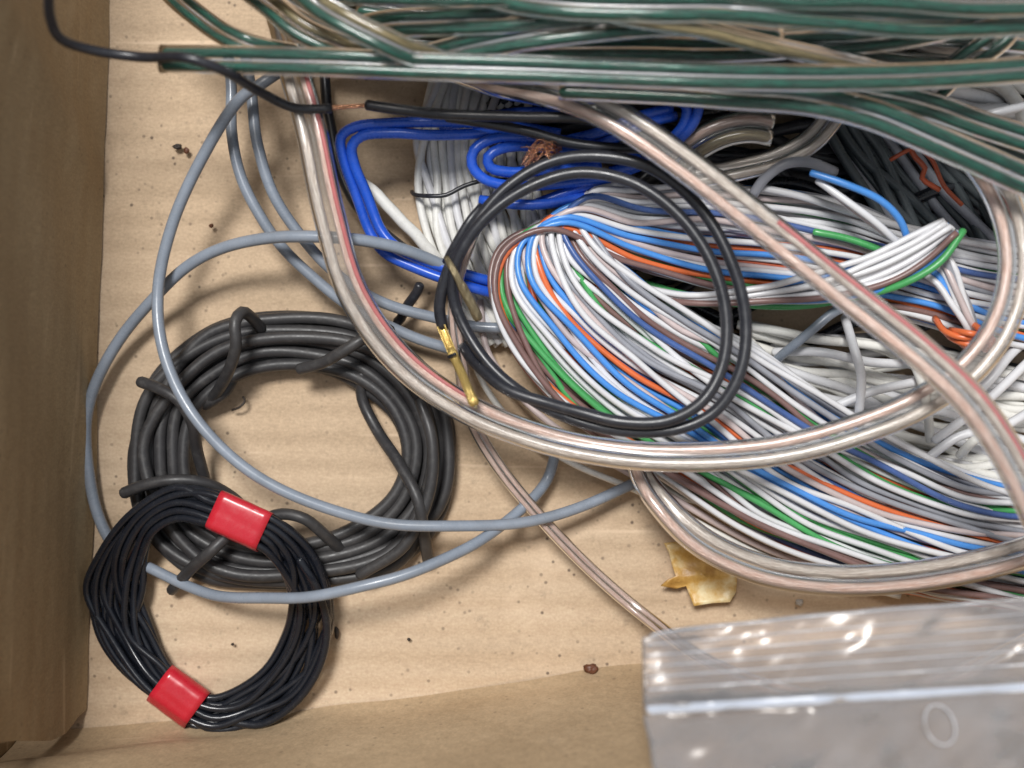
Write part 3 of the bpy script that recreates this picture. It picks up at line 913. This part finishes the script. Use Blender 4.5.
tube('insulation', [(448, 117, 15.5), (490, 124, 15.5), (530, 132, 15.5), (565, 142, 15.6), (600, 147, 15.8), (640, 148.5, 16), (670, 148.5, 16.2)], 5.4, M['black2'], t, k=12, round_ends=True)

t = empty('lead_coil', 590, 290, 10, 'black lead coiled twice over the striped skein and ending in small gold plugs', 'cable')
ring = [(443, 330, 11), (439, 308, 12), (446, 275, 13.5), (466, 238, 14.6), (505, 190, 15.4), (552, 162, 16), (600, 156, 17), (650, 167, 18), (700, 207, 18.5), (732, 262, 19), (746, 320, 19), (740, 372, 19),
        (716, 410, 18.4), (680, 428, 17.8), (630, 432, 17), (580, 422, 16), (535, 402, 15), (495, 372, 13.4), (468, 335, 12.4), (453, 298, 12.6), (455, 265, 14.4), (480, 224, 15.6), (520, 192, 16.2), (575, 173, 17),
        (630, 182, 18), (680, 216, 18.8), (712, 262, 19.4), (727, 318, 19.8), (722, 368, 20), (702, 402, 20), (668, 420, 19.4), (620, 421, 18.6), (580, 412, 17.6), (545, 402, 16.6), (500, 398, 14), (462, 372, 10), (440, 345, 7)]
ring = ring[:-4] + [(548, 403, 16.4), (505, 388, 15), (474, 362, 12), (462, 345, 9)]
tube('cable', ring, 6.1, M['black2'], t, k=12, wob=0.1, seed=2)
# second plug lead
tube('cable', [(446, 262, 12.5), (452, 250, 14), (470, 220, 15), (482, 206, 14.5)], 4.2, M['black2'], t, k=10)
# gold plug
C = np.array([at(441, 326, 11.5), at(447, 340, 12), at(452, 352, 12.6)])
V, F_, uv = sweep(catmull(C, step=0.4), np.array([(-0.55, -0.15), (0.55, -0.15), (0.62, 0.35), (0.45, 0.45), (0.3, 0.1), (-0.3, 0.1), (-0.45, 0.45), (-0.62, 0.35)]) * 0.95, up=True)
pin = build('plug', V, F_, M['gold'], t, uv, smooth=False)
C = np.array([at(451, 350, 12.8), at(455, 359, 13.1), at(462, 374, 14.6), at(468, 389, 16.2), at(474, 403, 16.8)])
Cc = catmull(C, step=0.4)
scl = np.interp(np.linspace(0, 1, len(Cc)), [0, 0.05, 0.12, 0.16, 0.88, 0.93, 1], [0.7, 1.0, 1.0, 0.86, 0.86, 1.02, 0.95])
V, F_, uv = sweep(Cc, circ(rmm(5.4, 14), 14), scale=scl, round_ends=True)
build('barrel', V, F_, M['gold'], pin, uv)
V, F_, uv = sweep(np.array([at(473, 401, 16.9), at(476.5, 408, 17)]), circ(rmm(1.7, 16), 8), round_ends=True)
build('tip', V, F_, M['brass_dull'], pin, uv)
V, F_, uv = sweep(np.array([at(449, 357, 13.7), at(455, 354, 14.1)]), circ(rmm(1.9, 14), 8), round_ends=True)
build('hole', V, F_, M['black'], pin, uv)
# dull second plug
Cc = catmull(np.array([at(446, 257, 14.6), at(455, 273, 15.4), at(465, 292, 14.6), at(473, 307, 14), at(479, 320, 13.4)]), step=0.4)
scl = np.interp(np.linspace(0, 1, len(Cc)), [0, 0.1, 0.4, 0.5, 0.95, 1], [0.5, 0.7, 0.75, 1, 1.05, 0.8])
V, F_, uv = sweep(Cc, circ(rmm(5.0, 14), 12), scale=scl)
build('plug', V, F_, M['brass_dull'], t, uv)['label'] = 'tarnished brass plug'


# ---------------------------------------------------------------- clear speaker cables
def clear(pts, rpx, label, roll, cores, stripe=None, name='speaker_cable', wob=0.0, seed=0):
    mid = pts[len(pts) // 2]
    t = empty(name, mid[0], mid[1], 0, label, 'cable')
    twin(pts, rpx, M['jacket'], cores, t, roll, wob, seed, stripe=stripe)
    return t


CP, CD = M['copper_pale'], M['copper_dull']
clear([(258, -60, 9), (272, -10, 11), (286, 35, 14), (297, 80, 16), (311, 130, 16.5), (329, 215, 16), (354, 295, 15), (400, 360, 14), (462, 406, 14), (540, 438, 14.5), (620, 454, 15.5), (700, 457, 17), (780, 450, 18.5), (850, 432, 20), (915, 406, 21),
       (968, 370, 21.5), (1001, 325, 22), (1015, 270, 22), (1008, 215, 21.5), (985, 170, 21), (950, 135, 20), (915, 105, 18)], 8.5,
      'clear two-core cable with a red line making the big loop round the striped skein', [0.0, 0.0, 0.25, 0.7, 0.5, 0.1, 0.0], (CD, CP), (-1, 1.0, 0.02, 0.42), seed=1)
clear([(400, 50, 8), (450, 66, 11), (500, 82, 15), (535, 88, 18), (570, 97, 20), (620, 120, 21.5), (690, 168, 22.5), (770, 231, 23.5), (845, 292, 25), (915, 348, 27), (968, 398, 28.5), (1005, 450, 29), (1040, 520, 29), (1075, 600, 28)], 9.0,
      'clear two-core cable with a pink edge line crossing diagonally over the striped skein', [0.2, 0.0, -0.15, 0.1, 0.0], (CP, CD), (-1, 1.0, 0.5, 1.0), seed=2)
clear([(632, 440, 7), (642, 474, 9), (660, 502, 11), (700, 541, 12.5), (760, 569, 13.5), (830, 580, 14), (900, 578, 14), (970, 567, 14), (1040, 548, 14), (1110, 525, 13)], 8.4,
      'clear two-core cable curving along the bottom edge of the striped skein', [1.1, 0.4, 0.5, 0.5, 0.4], (CP, CD), None, seed=3)
clear([(668, 170, 9), (692, 148, 10), (722, 132, 11), (750, 127, 11.5), (772, 130, 11.5)], 9.0,
      'stub of yellowed clear cable ending under the green twin cable beside the blue loop', [0.4, 0.2], (M['gold_core'], CP))
clear([(690, 178, 9), (735, 170, 10), (780, 158, 11), (812, 140, 12), (832, 116, 13), (845, 90, 14)], 7.0,
      'dim clear cable bowing through the dark gap under the green hank', [0.6, 0.4], (CD, CD))
clear([(486, 205, 6), (470, 240, 8), (458, 275, 10), (455, 320, 10), (462, 370, 9.5), (466, 400, 8), (478, 432, 6.8), (505, 475, 6.2), (550, 528, 5.6), (600, 578, 5.2), (650, 620, 7), (720, 668, 18), (820, 698, 27), (920, 688, 27), (1000, 654, 22), (1060, 620, 16)], 4.1,
      'thin clear two-core cable running down to and under the plastic bag', [0.6, 0.7, 0.6], (CP, CP))
t = empty('grey_flex', 735, 178, 8, 'pale grey flex hooking up at the edge of the dark gap above the striped skein', 'flex')
tube('sheath', [(752, 196, 9), (765, 178, 11), (785, 164, 12), (808, 162, 12), (835, 172, 10)], 5.4, M['s_slate'], t)


# ---------------------------------------------------------------- green cables
G = (M['green_core'], M['green_core'])
t = empty('green_twin_cable', 600, 70, 0, 'green two-core cable lying straight across, its cut end near the left cardboard wall', 'cable')
twin([(161, 59, 25), (230, 60, 26), (320, 62, 27.5), (420, 66, 28), (520, 69, 28.5), (620, 73, 29), (740, 77, 30), (850, 78, 30), (950, 75, 30), (1080, 66, 30)], 7.7, M['jacket_g'], G, t, [0.05, 0.1, 0.1, 0.2, 0.4, 0.5], core_r=0.62)
t = empty('green_twin_cable', 900, 120, 0, 'green two-core cable slanting down to the right edge below the straight green one', 'cable')
twin([(560, 86, 23), (660, 90, 24.5), (740, 95, 26), (810, 100, 27), (870, 114, 27.5), (930, 138, 27.5), (985, 162, 27), (1060, 196, 26)], 8.6, M['jacket_g'], G, t, [0.5, 0.3, 0.1, 0.0], core_r=0.62)
t = empty('green_twin_cable', 980, 135, 0, 'green two-core cable highest of the three slanting off at the right edge', 'cable')
twin([(800, 92, 21), (870, 94, 23), (930, 106, 24), (980, 124, 24), (1060, 150, 23)], 7.6, M['jacket_g'], G, t, [0.4, 0.1], core_r=0.62)
t = empty('green_twin_cable', 950, 135, 0, 'green two-core cable in the middle of the three slanting off at the right edge', 'cable')
twin([(820, 96, 18), (890, 106, 20.5), (940, 128, 21.5), (990, 150, 21.5), (1060, 174, 20)], 7.6, M['jacket_g'], G, t, [0.4, 0.1], core_r=0.62)

t = empty('cable_hank', 650, 15, 0, 'loose hank of many green and brassy two-core cables heaped along the top of the picture', 'cable hank')
GM = (M['green_core'], M['gold_core'])
GG = [
 ([(150, -30, 18), (182, 2, 20), (210, 25, 21), (245, 44, 22), (300, 56, 20)], 6.5, G, 0.3),
 ([(225, -30, 22), (262, 0, 24), (296, 26, 25), (340, 47, 24.5), (400, 62, 22)], 7.2, GM, 0.2),
 ([(250, -30, 20), (290, 2, 22), (330, 28, 23), (375, 46, 23), (440, 62, 20)], 7.4, G, 0.5),
 ([(280, -25, 27), (322, 6, 29), (358, 28, 29.5), (398, 47, 29), (450, 66, 25)], 7.4, GM, 0.3),
 ([(330, 40, 20), (380, 26, 23), (440, 22, 25), (520, 18, 27), (600, 8, 28), (700, -12, 28)], 8.2, G, 0.2),
 ([(400, 62, 20), (450, 52, 24), (520, 38, 27), (590, 28, 28), (680, 22, 28), (780, 30, 26)], 8.2, G, 0.3),
 ([(440, -20, 26), (540, 2, 30), (640, 8, 31.5), (740, 9, 32), (830, 16, 32), (930, 22, 32), (1080, 16, 31)], 8.8, G, 0.15),
 ([(640, -25, 30), (760, -8, 32), (880, -2, 33), (980, 4, 33), (1080, 2, 33)], 8.6, G, 0.5),
 ([(520, -5, 27), (600, 12, 30), (680, 26, 30.5), (760, 42, 29.5), (840, 60, 26), (900, 72, 22)], 7.0, (M['gold_core'], M['green_core']), 0.9),
 ([(480, 50, 20), (600, 48, 23), (720, 50, 24), (840, 44, 24), (940, 30, 24), (990, 20, 23)], 7.4, G, 0.4),
 ([(600, 60, 18), (700, 40, 22), (800, 34, 24), (880, 30, 25), (960, 28, 24)], 6.8, GM, 0.7),
 ([(930, 96, 18), (962, 66, 21), (990, 44, 22.5), (1010, 22, 23), (1040, -20, 22)], 7.6, G, 0.2),
 ([(700, 30, 20), (780, 46, 22), (850, 58, 22), (920, 66, 20), (980, 70, 18)], 7.0, G, 0.1),
 ([(160, -40, 26), (300, -14, 28), (420, -6, 29), (540, -8, 29), (660, -4, 28)], 8.0, G, 0.4),
]
rnd = random.Random(12)
for i in range(26):
    zz = rnd.uniform(5, 21)
    y0 = rnd.uniform(-30, 58); y1 = y0 * 0.6 + rnd.uniform(-18, 34); y2 = rnd.uniform(-24, 52)
    x0 = rnd.uniform(330, 420) if i % 3 else rnd.uniform(430, 520)
    GG.append(([(x0 - 40, y0 + rnd.uniform(-22, 10), zz * 0.7), (x0 + 90, y0, zz), (x0 + 250, (y0 + y1) / 2 + rnd.uniform(-8, 8), zz + 1), (x0 + 400, y1, zz + 1), (x0 + 540, (y1 + y2) / 2 + rnd.uniform(-8, 8), zz),
                (1060, y2, zz - 1)] if i % 4 else
               [(x0, y0, zz), (x0 + 150, y0 + 12, zz + 1), (x0 + 330, y1, zz), (1000, y1 - 8, zz * 0.8), (1100, y2, zz * 0.6)],
               rnd.uniform(6.5, 8), G if rnd.random() < 0.55 else GM, rnd.uniform(0, 1.4)))
for i, (pts, rp, cores, roll) in enumerate(GG):
    twin(pts, rp, M['jacket_g'], cores, t, roll, 0.15, 300 + i, pname='turn', core_r=0.62)


# ---------------------------------------------------------------- zip bag
def bag_z(px, py):
    v = (py - 600) / 168.0
    return 33 + 5 * v + 9 * max(0, v - 0.3) ** 1.4 + 0.7 * math.sin(px * 0.021 + py * 0.013) + 0.35 * math.sin(px * 0.05 - py * 0.04 + 1) + 0.25 * fbm(px * 0.6, py * 0.6, 4)


_r = random.Random(77)
BUMPS = [(0.09, 0.045, 0.06, 0.028, 0.9), (0.26, 0.02, 0.07, 0.03, 0.7), (0.07, 0.40, 0.055, 0.035, 1.0), (0.13, 0.43, 0.07, 0.03, 1.1), (0.30, 0.44, 0.12, 0.03, 0.6),
         (0.72, 0.02, 0.05, 0.04, 0.8), (0.5, 0.2, 0.25, 0.05, 0.3), (0.66, 0.30, 0.06, 0.12, 0.5), (0.05, 0.2, 0.05, 0.1, 0.4)]
BUMPS += [(_r.uniform(0, 0.9), _r.uniform(0.55, 1.0), _r.uniform(0.03, 0.14), _r.uniform(0.03, 0.07), _r.uniform(0.08, 0.22)) for _ in range(14)]
BUMPS += [(_r.uniform(0, 0.9), _r.uniform(0.05, 0.38), _r.uniform(0.05, 0.2), _r.uniform(0.015, 0.03), _r.uniform(0.03, 0.10)) for _ in range(10)]


def bag_pt(u, v, off=0.0):
    """u across from the left edge, v down from the mouth"""
    top = np.array([645 + u * 480, 629 - u * 42 - 3.5 * math.exp(-((u - 0.02) / 0.03) ** 2) * 0])
    left = np.interp(v, [0, 0.05, 0.3, 0.5, 0.6, 1.0], [6, -3, -2, -1, 4, 14])
    px = top[0] + left * (1 - u)
    py = top[1] + v * (185 + 30 * u)
    if v < 0.04: py += 5 * (1 - v / 0.04) * math.exp(-u * 40)
    py += 1.0 * math.sin(u * 9 + 1) * math.exp(-v * 14) + 0.35 * math.sin(u * 31 + 1) * math.exp(-v * 18)
    # shallow creases fanning from the left side
    z = bag_z(px, py) + off * (1 - math.exp(-min(u, 1 - u) * 60)) * (1 if v < 0.98 else 0.2)
    z += 0.5 * math.exp(-((v - 0.07 - 0.05 * math.sin(u * 12)) / 0.02) ** 2) * math.exp(-((u - 0.12) / 0.12) ** 2)
    for (uu, vv, su, sv, am) in BUMPS:
        z += am * math.exp(-((u - uu) / su) ** 2 - ((v - vv - 0.12 * (u - uu)) / sv) ** 2)
    z += 0.55 * math.exp(-((v - 0.42) / 0.025) ** 2)
    z += 0.35 * math.sin(u * 34 + 5 * v) * max(0, v - 0.5)
    z += 0.35 * fbm(px * 0.9, py * 0.9, 14) * max(0, v - 0.45) * 0.9
    return px, py, z


t = empty('zip_bag', 850, 700, 20, 'clear ribbed zip-top plastic bag lying over the bottom right corner', 'bag')
for nm, off in (('front_film', 0.35), ('back_film', -0.35)):
    nu, nv = 130, 70
    V = []
    for j in range(nv + 1):
        for i in range(nu + 1):
            V.append(at(*bag_pt(i / nu, j / nv, off)))
    F_ = []
    for j in range(nv):
        for i in range(nu):
            a = j * (nu + 1) + i
            F_.append((a, a + nu + 1, a + nu + 2, a + 1))
    o = build(nm, V, F_, M['bag'], t)
    so = o.modifiers.new('thick', 'SOLIDIFY'); so.thickness = 0.00006
# moulded ribs of the zip strip and the zip itself
for v, rp, m in ((0.012, 1.3, 'bag_rib'), (0.085, 0.8, 'bag_rib'), (0.145, 1.0, 'bag_rib'), (0.205, 0.9, 'bag_rib'), (0.262, 1.0, 'bag_rib'), (0.33, 1.1, 'bag_rib')):
    pts = []
    for u in np.linspace(0.004, 1, 40):
        p = bag_pt(u, v, 0.35)
        pts.append((p[0], p[1], p[2] + 0.12))
    tube('rib', pts, rp, M[m], t, k=6)
C = []
for u in np.linspace(0.002, 1, 60):
    p = bag_pt(u, 0.44, 0.35)
    C.append(at(p[0], p[1], p[2] + 0.25))
V, F_, uv = sweep(np.array(C), circ(0.22, 10, 2.6), up=True)
build('zip', V, F_, M['bag_zip'], t, uv)
a = [(940 + 15 * math.cos(q) * 1.0 + 4 * math.sin(q), 725 + 20 * math.sin(q)) for q in np.arange(24) / 24 * 6.2832]
ringp = [(x, y, bag_z(x, y) + 1.0) for x, y in a]
tube('punched_hole', ringp, 1.2, M['bag_rib'], t, closed=True, k=6, step=0.5)


# ---------------------------------------------------------------- scraps and grit
poly = [(664, 543), (680, 541), (693, 544), (704, 552), (718, 557), (736, 566), (737, 580), (736, 592), (730, 602), (712, 603), (694, 606), (690, 596), (686, 586), (676, 589), (661, 586), (668, 580), (676, 576), (672, 564), (669, 553)]
cx, cy = 704, 575
V, F_ = [], []
L = 7
for k in range(L + 1):
    for (x, y) in poly:
        s = k / L
        X, Y = cx + (x - cx) * s, cy + (y - cy) * s
        z = 1.2 + 1.2 * math.sin((X - 660) * 0.045) + 2.4 * max(0, (X - 712) / 26.0) ** 2 * 0.7 + 1.6 * max(0, (680 - X) / 20) + 0.4 * math.sin(Y * 0.21)
        V.append(at(X, Y, z))
n_ = len(poly)
for k in range(L):
    for j in range(n_):
        F_.append((k * n_ + j, k * n_ + (j + 1) % n_, (k + 1) * n_ + (j + 1) % n_, (k + 1) * n_ + j))
o = build('tape_scrap', V, F_, M['scrap'], None)
o.modifiers.new('thick', 'SOLIDIFY').thickness = 0.00015
tag(o, 'torn curled scrap of yellowed sticky tape on the box floor under the clear cable', 'tape scrap')


def grit(px, py, rx, ry, hz, mat, name, label, cat, seed=0, group=None):
    rnd = np.random.RandomState(seed)
    V, F_ = [], []
    nu, nv = 14, 8
    c = at(px, py, 0)
    s = H / F
    A = rnd.normal(size=(4, 3))
    for j in range(nv + 1):
        th = math.pi * j / nv
        for i in range(nu):
            ph = 2 * math.pi * i / nu
            d = np.array([math.sin(th) * math.cos(ph), math.sin(th) * math.sin(ph), math.cos(th)])
            k = 1 + 0.16 * sum(math.sin(3.1 * d.dot(a) + q) for q, a in enumerate(A)) / 1.5
            V.append(c + np.array([d[0] * rx * s * k, d[1] * ry * s * k, (d[2] + 0.9) * hz * k]))
    for j in range(nv):
        for i in range(nu):
            F_.append((j * nu + i, (j + 1) * nu + i, (j + 1) * nu + (i + 1) % nu, j * nu + (i + 1) % nu))
    o = build(name, V, F_, mat, None)
    return tag(o, label, cat, group)


grit(591, 668, 7, 5, 0.45, M['crumb'], 'crumb', 'reddish brown crumb at the foot of the near cardboard panel', 'crumb', 1)
grit(178, 147, 4.6, 2.8, 0.3, M['soot'], 'grit', 'black fleck of grit on the bare floor below the cut green cable end', 'grit', 2)
grit(187, 151, 2.5, 3.5, 0.25, M['crumb'], 'grit', 'brown flake touching the black fleck below the cut green cable end', 'grit', 3)
grit(337, 632, 2.6, 6, 0.4, M['soot'], 'grit', 'dark sliver just outside the taped black coil', 'grit', 5)
grit(799, 602, 4, 3.5, 0.4, M['chip'], 'chip', 'pale chip between the clear cable and the top of the plastic bag', 'chip', 6)
grit(212, 226, 2.2, 2.4, 0.25, M['crumb'], 'grit', 'tiny brown speck under the bare patch between the two crossing grey cords', 'grit', 7)
grit(409, 639, 1.8, 1.6, 0.2, M['soot'], 'grit', 'tiny dark speck on the bare floor below the grey cord', 'grit', 8)
grit(233, 644, 1.6, 1.4, 0.2, M['soot'], 'grit', 'tiny dark speck inside the taped black coil', 'grit', 11)
t = tube('fibre', [(232, 410, 0.5), (240, 407, 1.2), (245, 401, 1.0), (243, 397, 0.4)], 1.2, M['soot'], None, k=6)
tag(t, 'dark curved hair-like fibre inside the dusty rubber coil', 'fibre')


# ---------------------------------------------------------------- light, world, camera
for o in bpy.data.objects:
    if '_w' in o: del o['_w']

w = bpy.data.worlds.new('World'); sc.world = w; w.use_nodes = True
bg = w.node_tree.nodes['Background']
# a plain room: pale ceiling overhead, darker towards eye level
wn = w.node_tree
tc = wn.nodes.new('ShaderNodeTexCoord'); sp = wn.nodes.new('ShaderNodeSeparateXYZ'); cr = wn.nodes.new('ShaderNodeValToRGB')
wn.links.new(tc.outputs['Generated'], sp.inputs[0]); wn.links.new(sp.outputs['Z'], cr.inputs['Fac'])
cr.color_ramp.elements[0].position = 0.05; cr.color_ramp.elements[0].color = (0.30, 0.29, 0.28, 1)
cr.color_ramp.elements[1].position = 0.75; cr.color_ramp.elements[1].color = (0.93, 0.97, 1.03, 1)
wn.links.new(cr.outputs[0], bg.inputs[0])
bg.inputs[1].default_value = 0.50


def area(name, loc, size, power, color, target=(0, 0, 0)):
    l = bpy.data.lights.new(name, 'AREA'); l.shape = 'RECTANGLE'; l.size = size[0]; l.size_y = size[1]
    l.energy = power; l.color = color
    o = bpy.data.objects.new(name, l); col.objects.link(o)
    o.location = loc
    from mathutils import Vector
    o.rotation_euler = (Vector(target) - Vector(loc)).to_track_quat('-Z', 'Y').to_euler()
    return o


area('window_light', (-0.10, 0.27, 0.70), (0.19, 0.14), 6.2, (1.0, 0.985, 0.96))

cam = bpy.data.cameras.new('camera')
co = bpy.data.objects.new('camera', cam); col.objects.link(co)
co.location = (0, 0, H * MM)
cam.sensor_width = 36; cam.lens = F / 1024 * 36
cam.clip_start = 0.005; cam.clip_end = 20
cam.dof.use_dof = True
cam.dof.focus_distance = (H - 7) * MM
cam.dof.aperture_fstop = 11
sc.camera = co
sc.view_settings.view_transform = 'Standard'
sc.view_settings.look = 'None'
sc.view_settings.exposure = 0
sc.view_settings.gamma = 1
sc.cycles.max_bounces = 10
sc.cycles.transparent_max_bounces = 24
sc.cycles.caustics_reflective = False
sc.cycles.use_denoising = True
sc.render.film_transparent = False
